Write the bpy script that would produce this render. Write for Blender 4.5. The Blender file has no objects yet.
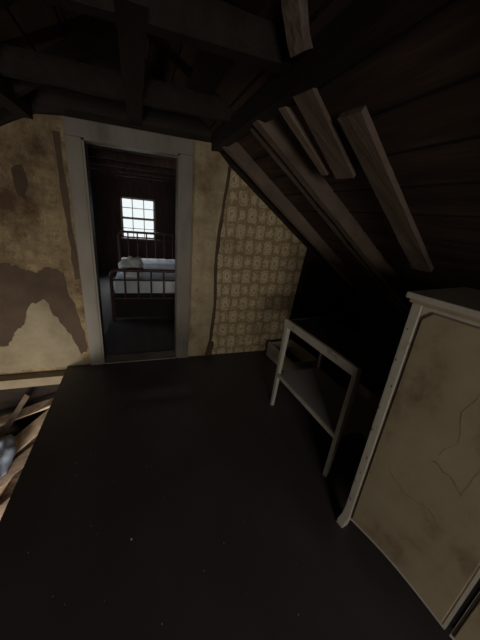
import bpy, bmesh, math, random
from mathutils import Vector as V, Matrix, Euler, noise
random.seed(7)
scene=bpy.context.scene
scene.view_settings.view_transform='Standard'
scene.view_settings.look='None'

# ---------------------------------------------------------------- materials
def mat(name, cols, scale=4, stretch=(1,1,1), rough=.75, bump=.15, bscale=None, detail=8, spec=.3, metal=0, pos=None):
    m=bpy.data.materials.new(name); m.use_nodes=True
    nt=m.node_tree; N=nt.nodes; L=nt.links
    b=N['Principled BSDF']; b.inputs['Roughness'].default_value=rough
    b.inputs['Specular IOR Level'].default_value=spec; b.inputs['Metallic'].default_value=metal
    tc=N.new('ShaderNodeTexCoord'); mp=N.new('ShaderNodeMapping'); mp.inputs['Scale'].default_value=stretch
    L.new(tc.outputs['Object'],mp.inputs['Vector'])
    n=N.new('ShaderNodeTexNoise'); n.inputs['Scale'].default_value=scale; n.inputs['Detail'].default_value=detail
    n.inputs['Roughness'].default_value=.65
    L.new(mp.outputs[0],n.inputs['Vector'])
    r=N.new('ShaderNodeValToRGB'); e=r.color_ramp.elements
    k=len(cols)
    ps=pos or [.3+.4*i/(k-1) for i in range(k)]
    e[0].position=ps[0]; e[0].color=(*cols[0],1); e[1].position=ps[-1]; e[1].color=(*cols[-1],1)
    for i in range(1,k-1):
        x=e.new(ps[i]); x.color=(*cols[i],1)
    L.new(n.outputs['Fac'],r.inputs['Fac']); L.new(r.outputs['Color'],b.inputs['Base Color'])
    if bump:
        n2=N.new('ShaderNodeTexNoise'); n2.inputs['Scale'].default_value=bscale or scale*4; n2.inputs['Detail'].default_value=6
        L.new(mp.outputs[0],n2.inputs['Vector'])
        bp=N.new('ShaderNodeBump'); bp.inputs['Strength'].default_value=bump; bp.inputs['Distance'].default_value=.02
        L.new(n2.outputs['Fac'],bp.inputs['Height']); L.new(bp.outputs[0],b.inputs['Normal'])
    return m

def math_node(N,op,*v):
    m=N.new('ShaderNodeMath'); m.operation=op
    for i,x in enumerate(v):
        if isinstance(x,(int,float)): m.inputs[i].default_value=x
    return m

def wallpaper_mat(name, base, mid, light, dark, stain, pattern=1.0, stainpos=(.5,.72)):
    m=bpy.data.materials.new(name); m.use_nodes=True
    nt=m.node_tree; N=nt.nodes; L=nt.links; b=N['Principled BSDF']
    b.inputs['Roughness'].default_value=.8; b.inputs['Specular IOR Level'].default_value=.15
    tc=N.new('ShaderNodeTexCoord'); 
    wn=N.new('ShaderNodeTexNoise'); wn.inputs['Scale'].default_value=38; wn.inputs['Detail'].default_value=4; L.new(tc.outputs['Object'],wn.inputs['Vector'])
    sx=N.new('ShaderNodeSeparateXYZ'); L.new(tc.outputs['Object'],sx.inputs[0])
    u=math_node(N,'MULTIPLY',0,math.pi/.105); L.new(sx.outputs['X'],u.inputs[0])
    v=math_node(N,'MULTIPLY',0,math.pi/.150); L.new(sx.outputs['Z'],v.inputs[0])
    cu=math_node(N,'COSINE',0); L.new(u.outputs[0],cu.inputs[0])
    cv=math_node(N,'COSINE',0); L.new(v.outputs[0],cv.inputs[0])
    g=math_node(N,'MULTIPLY',0,0); L.new(cu.outputs[0],g.inputs[0]); L.new(cv.outputs[0],g.inputs[1])
    ab=math_node(N,'ABSOLUTE',0); L.new(g.outputs[0],ab.inputs[0])   # negative cells become motifs too, at lower height
    sc=math_node(N,'MULTIPLY_ADD',0,.35,0); L.new(g.outputs[0],sc.inputs[0])
    mixg=math_node(N,'MULTIPLY_ADD',0,.65); L.new(ab.outputs[0],mixg.inputs[0]); L.new(sc.outputs[0],mixg.inputs[2])
    nn=math_node(N,'MULTIPLY_ADD',0,1.0,-.5); L.new(wn.outputs['Fac'],nn.inputs[0])
    g2=math_node(N,'ADD',0,0); L.new(mixg.outputs[0],g2.inputs[0]); L.new(nn.outputs[0],g2.inputs[1])
    r=N.new('ShaderNodeValToRGB'); e=r.color_ramp.elements
    e[0].position=.06; e[0].color=(*base,1); e[1].position=.98; e[1].color=(*dark,1)
    for p,c in ((.18,mid),(.34,light),(.46,mid),(.56,dark),(.68,light),(.86,light)):
        x=e.new(p); x.color=(*c,1)
    L.new(g2.outputs[0],r.inputs['Fac'])
    mix0=N.new('ShaderNodeMix'); mix0.data_type='RGBA'; mix0.inputs[0].default_value=pattern
    mix0.inputs[6].default_value=(*base,1); L.new(r.outputs['Color'],mix0.inputs[7])
    sn=N.new('ShaderNodeTexNoise'); sn.inputs['Scale'].default_value=1.9; sn.inputs['Detail'].default_value=9; sn.inputs['Roughness'].default_value=.7
    L.new(tc.outputs['Object'],sn.inputs['Vector'])
    sr=N.new('ShaderNodeMapRange'); sr.inputs[1].default_value=stainpos[0]; sr.inputs[2].default_value=stainpos[1]
    L.new(sn.outputs['Fac'],sr.inputs[0])
    mix=N.new('ShaderNodeMix'); mix.data_type='RGBA'
    L.new(sr.outputs[0],mix.inputs[0]); L.new(mix0.outputs[2],mix.inputs[6]); mix.inputs[7].default_value=(*stain,1)
    L.new(mix.outputs[2],b.inputs['Base Color'])
    bp=N.new('ShaderNodeBump'); bp.inputs['Strength'].default_value=.25; bp.inputs['Distance'].default_value=.02
    L.new(sn.outputs['Fac'],bp.inputs['Height']); L.new(bp.outputs[0],b.inputs['Normal'])
    return m

M={}
M['paper']=wallpaper_mat('damask_wallpaper',(.30,.21,.11),(.43,.33,.19),(.58,.48,.31),(.34,.24,.13),(.17,.10,.05),1.0,(.52,.74))
M['paper_plain']=wallpaper_mat('plain_wallpaper',(.38,.30,.18),(.42,.335,.205),(.47,.385,.25),(.36,.275,.165),(.18,.12,.065),.7,(.47,.67))
M['paper_old']=wallpaper_mat('stained_wallpaper',(.27,.20,.11),(.31,.235,.13),(.37,.29,.17),(.25,.18,.095),(.09,.055,.03),.8,(.43,.64))
M['brownpaper']=mat('exposed_brown_backing',[(.055,.034,.020),(.11,.07,.042)],3)
M['plaster']=mat('pale_plaster',[(.22,.175,.11),(.36,.30,.20)],4)
M['trim']=mat('aged_cream_trim',[(.11,.09,.07),(.20,.175,.14),(.25,.22,.18)],3,(1,1,.4),.5,.08)
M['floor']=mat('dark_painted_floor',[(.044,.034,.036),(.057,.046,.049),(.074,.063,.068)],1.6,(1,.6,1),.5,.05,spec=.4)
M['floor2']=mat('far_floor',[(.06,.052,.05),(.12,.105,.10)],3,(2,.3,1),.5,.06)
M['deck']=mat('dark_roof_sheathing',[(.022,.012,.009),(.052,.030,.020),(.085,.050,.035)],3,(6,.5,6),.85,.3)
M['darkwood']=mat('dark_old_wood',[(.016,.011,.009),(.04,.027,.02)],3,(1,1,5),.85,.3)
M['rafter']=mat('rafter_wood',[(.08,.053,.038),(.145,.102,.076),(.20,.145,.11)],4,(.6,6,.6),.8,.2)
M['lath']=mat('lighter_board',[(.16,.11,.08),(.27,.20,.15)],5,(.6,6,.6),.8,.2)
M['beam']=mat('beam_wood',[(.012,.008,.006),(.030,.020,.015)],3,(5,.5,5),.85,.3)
M['log']=mat('bark_stripped_log',[(.07,.045,.033),(.20,.15,.12)],5,(3,3,1),.85,.4)
M['white']=mat('chipped_white_paint',[(.15,.10,.06),(.45,.405,.325),(.55,.505,.42)],6,(1,1,1),.5,.08,pos=[.30,.38,.7])
M['cream']=mat('stained_cream_paint',[(.14,.09,.045),(.35,.275,.17),(.43,.355,.235)],2.4,(1,1,.7),.5,.1,pos=[.34,.48,.7])
M['seam']=mat('panel_seam_dirt',[(.14,.10,.065),(.22,.17,.11)],8)
M['stain']=mat('paint_crack_stain',[(.19,.14,.085),(.30,.24,.155)],8)
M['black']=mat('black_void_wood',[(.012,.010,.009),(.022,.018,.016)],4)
M['shelf']=mat('grey_shelf_board',[(.24,.23,.21),(.33,.32,.30)],4)
M['iron']=mat('rusty_iron',[(.045,.02,.014),(.09,.042,.03)],20,rough=.5,bump=.1,spec=.5)
M['sheet']=mat('mattress_ticking',[(.60,.64,.70),(.80,.83,.87)],5,rough=.9)
M['pillow']=mat('pillow_cotton',[(.82,.82,.80),(.92,.92,.90)],5,rough=.9)
M['farwall']=mat('reddish_board_wall',[(.055,.033,.029),(.115,.068,.058)],3,(6,1,1),.8,.2)
M['debris']=mat('broken_plaster_wood',[(.25,.15,.09),(.58,.44,.30),(.70,.60,.47)],7,bump=.3)
M['rubble']=mat('rubble_dirt',[(.06,.04,.03),(.22,.15,.10),(.40,.33,.26)],9,bump=.5)
M['cloth']=mat('pale_blue_cloth',[(.20,.25,.33),(.30,.36,.45)],6)
M['nail']=mat('rust_spot',[(.10,.06,.04),(.16,.10,.07)],20)
M['box']=mat('dusty_cardboard',[(.12,.09,.07),(.2,.16,.13)],5)

# ---------------------------------------------------------------- helpers
def obj(name,bm,m,parent=None,smooth=False):
    me=bpy.data.meshes.new(name); bm.normal_update(); bm.to_mesh(me); bm.free()
    o=bpy.data.objects.new(name,me); scene.collection.objects.link(o)
    if m: me.materials.append(M[m])
    if parent: o.parent=parent
    if smooth:
        for p in me.polygons: p.use_smooth=True
    return o
def empty(name,loc=(0,0,0),rot=(0,0,0)):
    o=bpy.data.objects.new(name,None); o.location=loc; o.rotation_euler=rot; o.empty_display_size=.1
    scene.collection.objects.link(o); return o
def addbox(bm,a,b):
    r=bmesh.ops.create_cube(bm,size=1)
    for v in r['verts']:
        v.co=V([(a[i]+b[i])/2+v.co[i]*(b[i]-a[i]) for i in range(3)])
    return r['verts']
def box(name,a,b,m,parent=None,bev=0):
    bm=bmesh.new(); addbox(bm,a,b)
    if bev: bmesh.ops.bevel(bm,geom=bm.edges[:],offset=bev,segments=2,affect='EDGES',profile=.6)
    return obj(name,bm,m,parent)
def addprism(bm,pts,y0,y1,ax='y'):
    def mk(p,y): return (p[0],y,p[1]) if ax=='y' else ((y,p[0],p[1]) if ax=='x' else (p[0],p[1],y))
    A=[bm.verts.new(mk(p,y0)) for p in pts]; B=[bm.verts.new(mk(p,y1)) for p in pts]
    n=len(pts); bm.faces.new(A); bm.faces.new(B[::-1])
    for i in range(n): bm.faces.new((A[i],B[i],B[(i+1)%n],A[(i+1)%n]))
    bmesh.ops.recalc_face_normals(bm,faces=bm.faces[:])
def prism(name,polys,y0,y1,m,parent=None,ax='y'):
    bm=bmesh.new()
    for p in polys: addprism(bm,p,y0,y1,ax)
    return obj(name,bm,m,parent)
def beam(name,p,q,w,h,m,parent=None,jit=.004,seg=8,up=V((0,0,1))):
    """rectangular timber from p to q, slightly irregular"""
    p=V(p);q=V(q);d=(q-p).normalized(); s=d.cross(up).normalized(); t=s.cross(d)
    bm=bmesh.new(); rings=[]
    for i in range(seg+1):
        c=p.lerp(q,i/seg); r=[]
        for a,b_ in ((-1,-1),(1,-1),(1,1),(-1,1)):
            r.append(bm.verts.new(c+s*(a*w/2+random.uniform(-jit,jit))+t*(b_*h/2+random.uniform(-jit,jit))))
        rings.append(r)
    bm.faces.new(rings[0][::-1]); bm.faces.new(rings[-1])
    for i in range(seg):
        for k in range(4):
            bm.faces.new((rings[i][k],rings[i][(k+1)%4],rings[i+1][(k+1)%4],rings[i+1][k]))
    bmesh.ops.recalc_face_normals(bm,faces=bm.faces[:])
    return obj(name,bm,m,parent)
def tube(name,pts,r,m,parent=None,cyc=False):
    cu=bpy.data.curves.new(name,'CURVE'); cu.dimensions='3D'; cu.bevel_depth=r; cu.bevel_resolution=3; cu.use_fill_caps=True
    s=cu.splines.new('POLY'); s.points.add(len(pts)-1)
    for i,p in enumerate(pts): s.points[i].co=(*p,1)
    s.use_cyclic_u=cyc
    o=bpy.data.objects.new(name,cu); scene.collection.objects.link(o); cu.materials.append(M[m])
    if parent: o.parent=parent
    return o

# ---------------------------------------------------------------- geometry constants
CX=-.05; K=.709; YW=2.68; YB=-2.6; XL=-1.75; XR=2.6; YF=7.0
def R(x): return 2.49-K*abs(x-CX)
UP=.12 # roof deck above rafter plane

# floor
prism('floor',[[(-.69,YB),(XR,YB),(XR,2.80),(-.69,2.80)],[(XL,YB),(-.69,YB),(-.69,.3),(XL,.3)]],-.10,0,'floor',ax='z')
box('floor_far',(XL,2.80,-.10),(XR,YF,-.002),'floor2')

# back wall behind wallpaper (dark boards) with door opening
OL,OR_,OT=-.38,.345,1.93
zt=lambda x:R(x)+UP-.01
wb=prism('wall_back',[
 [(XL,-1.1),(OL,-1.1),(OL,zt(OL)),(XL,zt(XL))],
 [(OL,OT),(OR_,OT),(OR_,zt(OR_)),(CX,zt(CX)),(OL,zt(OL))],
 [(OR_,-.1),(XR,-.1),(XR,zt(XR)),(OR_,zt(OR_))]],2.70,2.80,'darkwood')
# wallpaper sheets
z0=2.05
prism('wallpaper_right',[[(.70,0),(1.60,0),(1.61,.26),(1.66,.45),(1.69,.8),(1.73,R(1.73)),(.80,R(.80)),(.76,1.5),(.72,1.1),(.735,.6)]],2.684,2.70,'paper',wb)
prism('wallpaper_strip',[[(.44,0),(.685,0),(.715,.6),(.70,1.1),(.745,1.5),(.785,R(.785)),(.62,z0),(.44,z0)]],2.680,2.70,'paper_plain',wb)
prism('wallpaper_left',[[(XL,-.04),(-.48,-.04),(-.48,z0),(-.66,2.03),(-.80,1.96),(-1.0,1.85),(XL,R(XL))]],2.684,2.70,'paper_old',wb)
def ragged(pts,n=5,j=.018):
    out=[]
    for i,p in enumerate(pts):
        q=pts[(i+1)%len(pts)]
        for k in range(n):
            t=k/n; out.append((p[0]+(q[0]-p[0])*t+random.uniform(-j,j)*(k>0),p[1]+(q[1]-p[1])*t+random.uniform(-j,j)*(k>0)))
    return out
# exposed brown areas
prism('torn_area',[ragged([(-1.5,.98),(-1.0,.97),(-.92,.93),(-.82,.90),(-.74,.95),(-.62,.90),(-.56,.55),(-.50,.18),(-.56,.10),(-.62,.30),(-.70,.42),(-.78,.66),(-.90,.60),(-.98,.42),(-1.06,.36),(-1.10,.24),(-1.5,.22)])],2.681,2.684,'brownpaper',wb)
prism('torn_low_plaster',[ragged([(-1.5,.235),(-1.11,.25),(-1.05,.37),(-.97,.44),(-.90,.62),(-.79,.67),(-.70,.45),(-.62,.32),(-.56,.10),(-.53,.0),(-1.5,-.02)],5,.012)],2.6785,2.6810,'plaster',wb)
prism('torn_hole',[ragged([(-.86,1.66),(-.79,1.70),(-.77,1.56),(-.80,1.46),(-.85,1.50)],3,.012)],2.681,2.684,'brownpaper',wb)
prism('torn_edge',[ragged([(-.57,1.95),(-.52,1.95),(-.50,.85),(-.54,.85),(-.545,1.3)],5,.010)],2.681,2.684,'brownpaper',wb)
prism('torn_seam',[ragged([(.772,R(.772)),(.80,R(.80)),(.760,1.5),(.725,1.1),(.742,.6),(.715,.02),(.68,.02),(.713,.6),(.698,1.1),(.733,1.5)],4,.008)],2.676,2.680,'brownpaper',wb)
prism('torn_low',[ragged([(.64,.0),(.73,.0),(.74,.16),(.69,.2)],3,.01)],2.674,2.677,'brownpaper',wb)
# door trim
tr=prism('trim_1',[[(-.49,0),(OL,0),(OL,OT),(-.49,OT)],[(OR_,0),(.455,0),(.455,OT),(OR_,OT)],[(-.49,OT),(.455,OT),(.455,2.045),(-.49,2.045)]],2.655,2.684,'trim')
mod=tr.modifiers.new('b','BEVEL'); mod.width=.004; mod.segments=2
prism('jamb',[[(OL-.005,0),(OL+.015,0),(OL+.015,OT),(OL-.005,OT)],[(OR_-.015,0),(OR_+.005,0),(OR_+.005,OT),(OR_-.015,OT)],[(OL,OT-.015),(OR_,OT-.015),(OR_,OT+.005),(OL,OT+.005)]],2.66,2.82,'trim',tr)
box('threshold',(OL,2.66,0),(OR_,2.82,.012),'trim',tr)
# stairwell edge
box('trim_2',(XL,2.58,-.13),(-.70,2.70,-.045),'plaster')
# outer shell
prism('wall_rear',[[(XL,-.1),(-.6,-.1),(-.6,zt(-.6)),(XL,zt(XL))],[(.3,-.1),(XR,-.1),(XR,zt(XR)),(.3,zt(.3))],
 [(-.6,-.1),(.3,-.1),(.3,.6),(-.6,.6)],[(-.6,1.75),(.3,1.75),(.3,zt(.3)),(CX,zt(CX)),(-.6,zt(-.6))]],YB-.1,YB,'darkwood')
zl=R(XL)+UP
prism('wall_left',[[(YB,-1.2),(4.2,-1.2),(4.2,zl),(YB,zl)],[(5.2,-1.2),(YF,-1.2),(YF,zl),(5.2,zl)],[(4.2,-1.2),(5.2,-1.2),(5.2,.35),(4.2,.35)],[(4.2,1.15),(5.2,1.15),(5.2,zl),(4.2,zl)]],XL-.1,XL,'darkwood',ax='x')
box('wall_right',(XR,YB,-.1),(XR+.1,YF,R(XR)+UP),'darkwood')
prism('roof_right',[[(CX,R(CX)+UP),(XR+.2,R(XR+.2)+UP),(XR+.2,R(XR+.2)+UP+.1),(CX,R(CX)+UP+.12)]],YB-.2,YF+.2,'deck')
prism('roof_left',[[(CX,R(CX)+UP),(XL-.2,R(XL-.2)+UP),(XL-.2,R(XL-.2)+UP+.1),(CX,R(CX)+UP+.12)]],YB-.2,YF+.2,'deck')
# sheathing board gaps
bm=bmesh.new()
for i in range(1,17):
    for s in (1,-1):
        x=CX+s*i*.16
        if x<XL: continue
        z=R(x)+UP
        addbox(bm,(x-.006,YB,z-.006),(x+.006,YF,z+.002))
g=obj('sheathing_gaps',bm,'black',bpy.data.objects['roof_right'])
# stairwell
box('stairwell_floor',(XL,.2,-1.2),(-.55,2.80,-1.1),'rubble')
box('wall_stairwell',(-.69,.2,-1.1),(-.60,2.72,-.10),'rafter')
box('wall_stairwell_near',(XL,.2,-1.1),(-.69,.3,-.1),'rafter')

# ---------------------------------------------------------------- roof timbers
rf=empty('roof_rafters')
def rafter(nm,y,x0,x1,w,h,m,drop=0,yo=0,jit=.003):
    a=V((x0,y,R(x0)-drop+h/2*1.2)); b=V((x1,y+yo,R(x1)-drop+h/2*1.2))
    beam(nm,a,b,w,h,m,rf,jit)
rafter('rafter_a',1.74,.66,2.58,.075,.10,'rafter')
rafter('rafter_a2',1.88,.66,2.58,.05,.10,'rafter',-.02)
rafter('rafter_e',2.45,.66,2.58,.06,.10,'rafter')
rafter('rafter_d',1.10,.80,1.68,.115,.03,'rafter',-.01,.16,.0015)
rafter('board_b',1.44,.66,1.00,.05,.025,'lath',0,.05,.001)
rafter('board_c',1.25,.66,1.03,.11,.022,'rafter',0,.10,.001)
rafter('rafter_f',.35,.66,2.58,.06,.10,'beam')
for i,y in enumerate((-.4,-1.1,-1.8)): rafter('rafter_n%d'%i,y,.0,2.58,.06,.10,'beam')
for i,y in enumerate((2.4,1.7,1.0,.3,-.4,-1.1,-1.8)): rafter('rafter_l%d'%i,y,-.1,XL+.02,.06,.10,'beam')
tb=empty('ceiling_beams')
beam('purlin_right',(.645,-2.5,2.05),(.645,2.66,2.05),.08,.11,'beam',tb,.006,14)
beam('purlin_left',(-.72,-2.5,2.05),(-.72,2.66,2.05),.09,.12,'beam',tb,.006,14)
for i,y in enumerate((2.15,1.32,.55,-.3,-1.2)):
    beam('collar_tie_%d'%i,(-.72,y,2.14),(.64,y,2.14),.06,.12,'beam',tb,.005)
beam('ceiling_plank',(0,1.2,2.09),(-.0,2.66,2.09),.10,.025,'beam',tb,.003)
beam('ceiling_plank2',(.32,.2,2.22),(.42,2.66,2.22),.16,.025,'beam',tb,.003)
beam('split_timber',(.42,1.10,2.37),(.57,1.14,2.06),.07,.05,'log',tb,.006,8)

# ---------------------------------------------------------------- far room
wx0,wx1,wz0,wz1=-.36,.36,.78,1.64
prism('wall_far',[[(XL,-.1),(wx0,-.1),(wx0,zt(wx0)),(XL,zt(XL))],[(wx1,-.1),(XR,-.1),(XR,zt(XR)),(wx1,zt(wx1))],
 [(wx0,-.1),(wx1,-.1),(wx1,wz0),(wx0,wz0)],[(wx0,wz1),(wx1,wz1),(wx1,zt(wx1)),(CX,zt(CX)),(wx0,zt(wx0))]],YF,YF+.12,'farwall')
def window(name,x0,x1,z0,z1,y,side):
    w=empty(name)
    y0,y1=sorted((y,y+side*.04)); bm=bmesh.new()
    addbox(bm,(x0-.07,y0,z0-.07),(x0,y1,z1+.07)); addbox(bm,(x1,y0,z0-.07),(x1+.07,y1,z1+.07))
    addbox(bm,(x0,y0,z1),(x1,y1,z1+.07)); addbox(bm,(x0-.1,y0-.03,z0-.05),(x1+.1,y1,z0))
    obj('casing',bm,'farwall',w)
    yy=y-side*.06; bm=bmesh.new(); t=.035
    ya,yb=yy-.015,yy+.015
    addbox(bm,(x0,ya,z0),(x0+t,yb,z1)); addbox(bm,(x1-t,ya,z0),(x1,yb,z1)); addbox(bm,(x0,ya,z0),(x1,yb,z0+t)); addbox(bm,(x0,ya,z1-t),(x1,yb,z1))
    zm=(z0+z1)/2; addbox(bm,(x0,ya,zm-.025),(x1,yb,zm+.025))
    for k in (1,2):
        x=x0+(x1-x0)*k/3; addbox(bm,(x-.008,ya,z0),(x+.008,yb,z1))
    for z in ((z0+zm)/2,(z1+zm)/2): addbox(bm,(x0,ya,z-.008),(x1,yb,z+.008))
    obj('sash',bm,'white',w)
window('window_1',wx0,wx1,wz0,wz1,YF,-1)
window('window_2',-.6,.3,.6,1.75,YB,1)
w3=empty('fill_window'); bm=bmesh.new()  # unseen window, added to let side light onto the far-room floor
for a,b in (((XL-.06,4.2,.35),(XL-.03,4.24,1.15)),((XL-.06,5.16,.35),(XL-.03,5.2,1.15)),((XL-.06,4.2,.35),(XL-.03,5.2,.39)),((XL-.06,4.2,1.11),(XL-.03,5.2,1.15)),((XL-.06,4.69,.35),(XL-.03,4.71,1.15))): addbox(bm,a,b)
obj('sash',bm,'white',w3)
# far-room timbers
ft=empty('far_ceiling_beams')
for i,y in enumerate((3.3,4.0,4.7,5.4,6.1,6.8)):
    beam('collar_%d'%i,(-.8,y,2.02),(.7,y,2.02),.06,.10,'farwall',ft)
    beam('raft_r%d'%i,(.0,y,R(.0)+.05),(2.55,y,R(2.55)+.05),.06,.09,'farwall',ft)
    beam('raft_l%d'%i,(-.1,y,R(-.1)+.05),(XL,y,R(XL)+.05),.06,.09,'farwall',ft)

# bed
bed=empty('iron_bed'); bx0,bx1=-.36,.95; fy,hy=3.82,5.72
def end(nm,y,top,low,n):
    r=.08; pts=[(bx0,y,0)]
    pts+= [(bx0+r-r*math.cos(a),y,top-r+r*math.sin(a)) for a in [k*math.pi/2/6 for k in range(7)]]
    pts+= [(bx1-r+r*math.sin(a),y,top-r+r*math.cos(a)) for a in [k*math.pi/2/6 for k in range(7)]]
    pts+= [(bx1,y,0)]
    tube(nm+'_hoop',pts,.022,'iron',bed)
    tube(nm+'_rail_low',[(bx0,y,low),(bx1,y,low)],.014,'iron',bed)
    tube(nm+'_rail_mid',[(bx0,y,top-.13),(bx1,y,top-.13)],.012,'iron',bed)
    for i in range(1,n):
        x=bx0+(bx1-bx0)*i/n
        tube(nm+'_bar_%d'%i,[(x,y,low),(x,y,top)],.012,'iron',bed)
end('foot',fy,.70,.32,8); end('head',hy,1.02,.32,8)
box('side_rail_1',(bx0-.01,fy,.28),(bx0+.02,hy,.33),'iron',bed); box('side_rail_2',(bx1-.02,fy,.28),(bx1+.01,hy,.33),'iron',bed)
box('mattress',(bx0+.03,fy+.04,.36),(bx1-.03,hy-.04,.56),'sheet',bed,.04)
box('dark_foot_panel',(bx0+.02,fy+.03,.03),(bx1-.02,fy+.10,.38),'black',bed,.02)  # black panel across the foot end, below the mattress
bm=bmesh.new(); bmesh.ops.create_icosphere(bm,subdivisions=4,radius=1)
for v in bm.verts:
    n=noise.noise(v.co*1.6)*.35+noise.noise(v.co*4)*.14
    v.co=v.co*(1+n); v.co=V((v.co.x*.165,v.co.y*.15,v.co.z*.14))+V((-.10,4.12,.685))
obj('pillow',bm,'pillow',bed,True)
# ---------------------------------------------------------------- wardrobe
wr=empty('wardrobe',(.955,.715,0),(0,0,math.radians(-80.5)))
Wd,Dp,Ht=.98,.42,1.27
def arch(x0,x1,z,rise,n=14):
    return [(x0+(x1-x0)*i/n, z+rise*math.sin(math.pi*i/n)) for i in range(n+1)]
prism('carcass',[[(.0,.14),(Wd,.14),(Wd,Ht),(.0,Ht)]],.022,Dp,'cream',wr)
def post(nm,x,w,m='white',y0=0.0,y1=.045,dx=-.02):
    pts=[(x,.16),(x-.0+dx*.3,.09),(x+dx,.03),(x+dx,0),(x+dx+.04,0),(x+w*.8+dx*.3,.04),(x+w,.10),(x+w,Ht),(x,Ht)]
    o=prism(nm,[pts],y0,y1,m,wr); b=o.modifiers.new('b','BEVEL'); b.width=.004; b.segments=2
post('post_left',0,.038); post('post_right',Wd-.045,.045,dx=.01)
post('post_back_left',0,.045,'white',Dp-.045,Dp); post('post_back_right',Wd-.045,.045,'white',Dp-.045,Dp,.01)
def door(nm,x0,x1,last=.010):
    outer=arch(x0,x1,.10,.022)+[(x1,Ht-.015),(x0,Ht-.015)]
    prism(nm+'_frame',[outer],.006,.03,'white',wr)
    i0,i1=x0+.006,x1-last
    top=Ht-.028
    rim=arch(i0,i1,.118,.022)+[(i1,top-.03),(i1-.03,top),(i0+.03,top),(i0,top-.03)]
    prism(nm+'_seam',[rim],.003,.008,'seam',wr)
    j=.005
    rim2=arch(i0+j,i1-j,.118+j,.022)+[(i1-j,top-.03-j),(i1-.03-j,top-j),(i0+.03+j,top-j),(i0+j,top-.03-j)]
    o=prism(nm+'_panel',[rim2],-.001,.008,'cream',wr); b=o.modifiers.new('b','BEVEL'); b.width=.003; b.segments=2
door('door_left',.040,.492); door('door_right',.508,Wd-.047,.02)
box('door_gap',(.492,.010,.14),(.508,.022,Ht),'black',wr)
box('top_board',(-.02,-.022,Ht),(Wd+.02,Dp+.01,Ht+.024),'white',wr,.006)
box('top_moulding',(-.008,-.010,Ht-.015),(Wd+.008,Dp,Ht),'cream',wr,.004)
bm=bmesh.new()
for i in range(9):
    z=.2+i*.115+random.uniform(-.04,.04); x=.018+random.uniform(-.012,.012); r=random.uniform(.0015,.003)
    addbox(bm,(x-r,-.002,z-r*2),(x+r,.001,z+r*2))
obj('nail_marks',bm,'nail',wr)
# cracks / drips in the paint
for k,(pts,w) in enumerate((([(.30,1.10),(.27,.95),(.29,.85),(.25,.72)],.002),([(.25,.72),(.32,.70),(.38,.66)],.0035),([(.12,.55),(.20,.50),(.30,.52),(.36,.47)],.002),([(.36,1.0),(.37,.8),(.35,.62)],.002))):
    top_=[];bot=[]
    for i in range(len(pts)-1):
        for j in range(5):
            t=j/5; x=pts[i][0]+(pts[i+1][0]-pts[i][0])*t+random.uniform(-.006,.006); z=pts[i][1]+(pts[i+1][1]-pts[i][1])*t+random.uniform(-.006,.006)
            ww=w*random.uniform(.3,1); top_.append((x+ww*.6,z+ww)); bot.append((x-ww*.6,z-ww))
    prism('paint_crack_%d'%k,[top_+bot[::-1]],-.0018,-.0005,'stain',wr)

# ---------------------------------------------------------------- table (washstand)
tb2=empty('side_table',(1.045,1.74,0),(0,0,math.radians(-87)))
TW,TD,TH=.76,.42,.79
bm=bmesh.new()
def leg(bm,x,y,w=.036,w2=.024):
    vs=addbox(bm,(x,y,0),(x+w,y+w,TH-.01)); sp=-.032 if y<.1 else .02
    for v in vs:
        if v.co.z<.1:
            v.co.x=x+w/2+(v.co.x-x-w/2)*w2/w; v.co.y=y+w/2+(v.co.y-y-w/2)*w2/w+sp
for x in (0,TW-.036):
    for y in (0,TD-.036): leg(bm,x,y)
o=obj('legs',bm,'white',tb2)
box('front_rail',(.0,-.012,TH-.055),(TW,.012,TH+.005),'white',tb2,.003)
box('back_rail',(.03,TD-.02,TH-.06),(TW-.03,TD,TH-.02),'box',tb2)
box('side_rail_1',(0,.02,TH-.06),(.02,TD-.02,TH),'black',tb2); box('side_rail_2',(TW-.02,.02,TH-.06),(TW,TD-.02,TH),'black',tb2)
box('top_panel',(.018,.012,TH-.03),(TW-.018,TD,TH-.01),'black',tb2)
box('lower_shelf',(.02,.0,.300),(TW-.02,TD-.02,.315),'shelf',tb2)
box('shelf_lip',(.02,-.018,.29),(TW-.02,.0,.32),'white',tb2,.002)

# white drawer on floor near wall
dr=empty('drawer',(1.40,2.08,0),(0,0,.08))
for nm,a,b in (('front',(0,0,0),(.02,.5,.17)),('back',(.3,0,0),(.32,.5,.17)),('side_1',(.02,0,0),(.3,.015,.16)),('side_2',(.02,.485,0),(.3,.5,.16)),('bottom',(.02,.015,.01),(.3,.485,.02))):
    box(nm,a,b,'white' if nm!='bottom' else 'black',dr)
cb=empty('cardboard_box',(1.55,.98,0),(0,0,-.1))
for nm,a,b in (('side_1',(0,0,0),(.01,.42,.36)),('side_2',(.4,0,0),(.41,.42,.36)),('side_3',(.01,0,0),(.4,.01,.36)),('side_4',(.01,.41,0),(.4,.42,.36)),('lid',(0,0,.36),(.41,.30,.366)),('bottom',(.01,.01,0),(.4,.41,.01))):
    box(nm,a,b,'box',cb)

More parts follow.
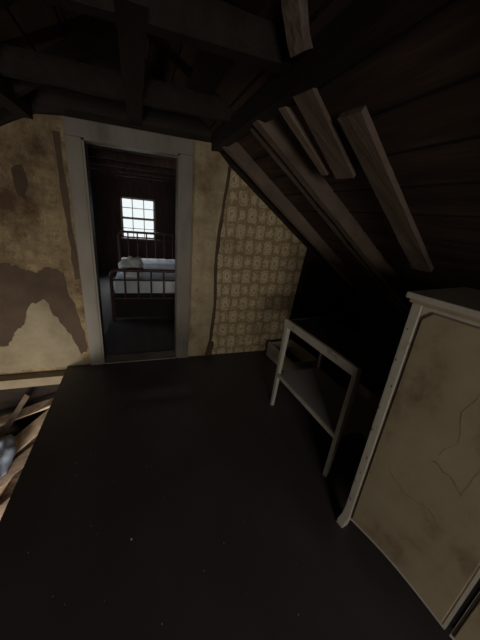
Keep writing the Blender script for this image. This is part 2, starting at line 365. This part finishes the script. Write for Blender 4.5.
# ---------------------------------------------------------------- stairwell debris
db=empty('broken_plank_pile')
bm=bmesh.new(); n=28
grid=[]
for i in range(n):
    row=[]
    for j in range(n):
        x=XL+.02+(-.71-XL-.02)*i/(n-1); y=.35+(2.66-.35)*j/(n-1)
        z=-.80+.20*noise.noise((x*2,y*2,1))+.10*noise.noise((x*8,y*8,3))+.15*(j/n)
        row.append(bm.verts.new((x,y,z)))
    grid.append(row)
for i in range(n-1):
    for j in range(n-1): bm.faces.new((grid[i][j],grid[i+1][j],grid[i+1][j+1],grid[i][j+1]))
obj('rubble_heap',bm,'rubble',db)
specs=[((-1.35,2.0,-.62),(-.80,2.50,-.38),.16),((-1.3,1.75,-.62),(-.78,2.2,-.42),.12),((-1.6,2.45,-.50),(-.80,2.52,-.28),.12),((-1.12,1.7,-.62),(-.90,2.5,-.50),.07),((-1.3,1.5,-.7),(-.75,1.85,-.5),.12),((-.90,1.5,-.8),(-.76,2.2,-.28),.035),((-1.5,1.8,-.6),(-1.0,1.65,-.5),.08),((-1.25,2.3,-.55),(-1.0,2.55,-.2),.05)]
for i,(p,q,w) in enumerate(specs): beam('plank_%d'%i,p,q,w,.02,'debris' if i%3!=1 else 'lath',db,.006,5)
bm=bmesh.new(); bmesh.ops.create_icosphere(bm,subdivisions=4,radius=1)
for v in bm.verts:
    v.co=v.co*(1+noise.noise(v.co*2)*.4+noise.noise(v.co*5)*.15); v.co=V((v.co.x*.12,v.co.y*.20,v.co.z*.16))+V((-1.12,2.06,-.44))
obj('blue_cloth',bm,'cloth',db,True)

# floor crumbs
bm=bmesh.new()
for i in range(40):
    x=random.uniform(-.6,1.0); y=random.uniform(.4,2.5); r=random.uniform(.001,.002)
    addbox(bm,(x-r,y-r*1.5,0.001),(x+r,y+r,.001+r))
addbox(bm,(-.09,.935,0.001),(-.082,.942,.006))
obj('floor_crumbs',bm,'debris')
box('paper_scrap',(1.47,.88,.001),(1.53,.95,.006),'shelf')

# ---------------------------------------------------------------- lights
def area(name,loc,target,sx,sy,power,col):
    l=bpy.data.lights.new(name,'AREA'); l.shape='RECTANGLE'; l.size=sx; l.size_y=sy; l.energy=power; l.color=col
    o=bpy.data.objects.new(name,l); scene.collection.objects.link(o); o.location=loc
    o.rotation_euler=(V(target)-V(loc)).to_track_quat('-Z','Y').to_euler(); return o
area('daylight_rear',(-.25,-2.95,1.45),(.25,2,.55),.95,1.15,64,(1,.945,.875))
area('daylight_far',(0,8.3,2.5),(0,5,.4),1.6,1.2,230,(.90,.94,1))
area('fill_far_side',(XL-.6,4.7,1.1),(0,4.7,.3),.95,.7,9,(.80,.88,1))  # added fill lamp outside the unseen side window, brightens far room
area('daylight_stairwell',(-1.2,.9,-.25),(-1.15,2.6,-.6),.5,.3,20.0,(1,.93,.82))
w=bpy.data.worlds.new('world'); scene.world=w; w.use_nodes=True
w.node_tree.nodes['Background'].inputs[0].default_value=(.88,.95,.96,1); w.node_tree.nodes['Background'].inputs[1].default_value=1.0

# ---------------------------------------------------------------- camera
Y=V((-102,115,-275)).normalized(); U=V((71,720.6,275)); U=(U-Y*U.dot(Y)).normalized(); X=Y.cross(U)
cam=bpy.data.cameras.new('camera'); co=bpy.data.objects.new('camera',cam); scene.collection.objects.link(co)
Rm=Matrix((X,Y,U))
co.matrix_world=Matrix.Translation((0,0,1.5)) @ Rm.to_4x4()
cam.sensor_fit='VERTICAL'; cam.sensor_height=24; cam.lens=24*275/640; cam.clip_start=.02
scene.camera=co
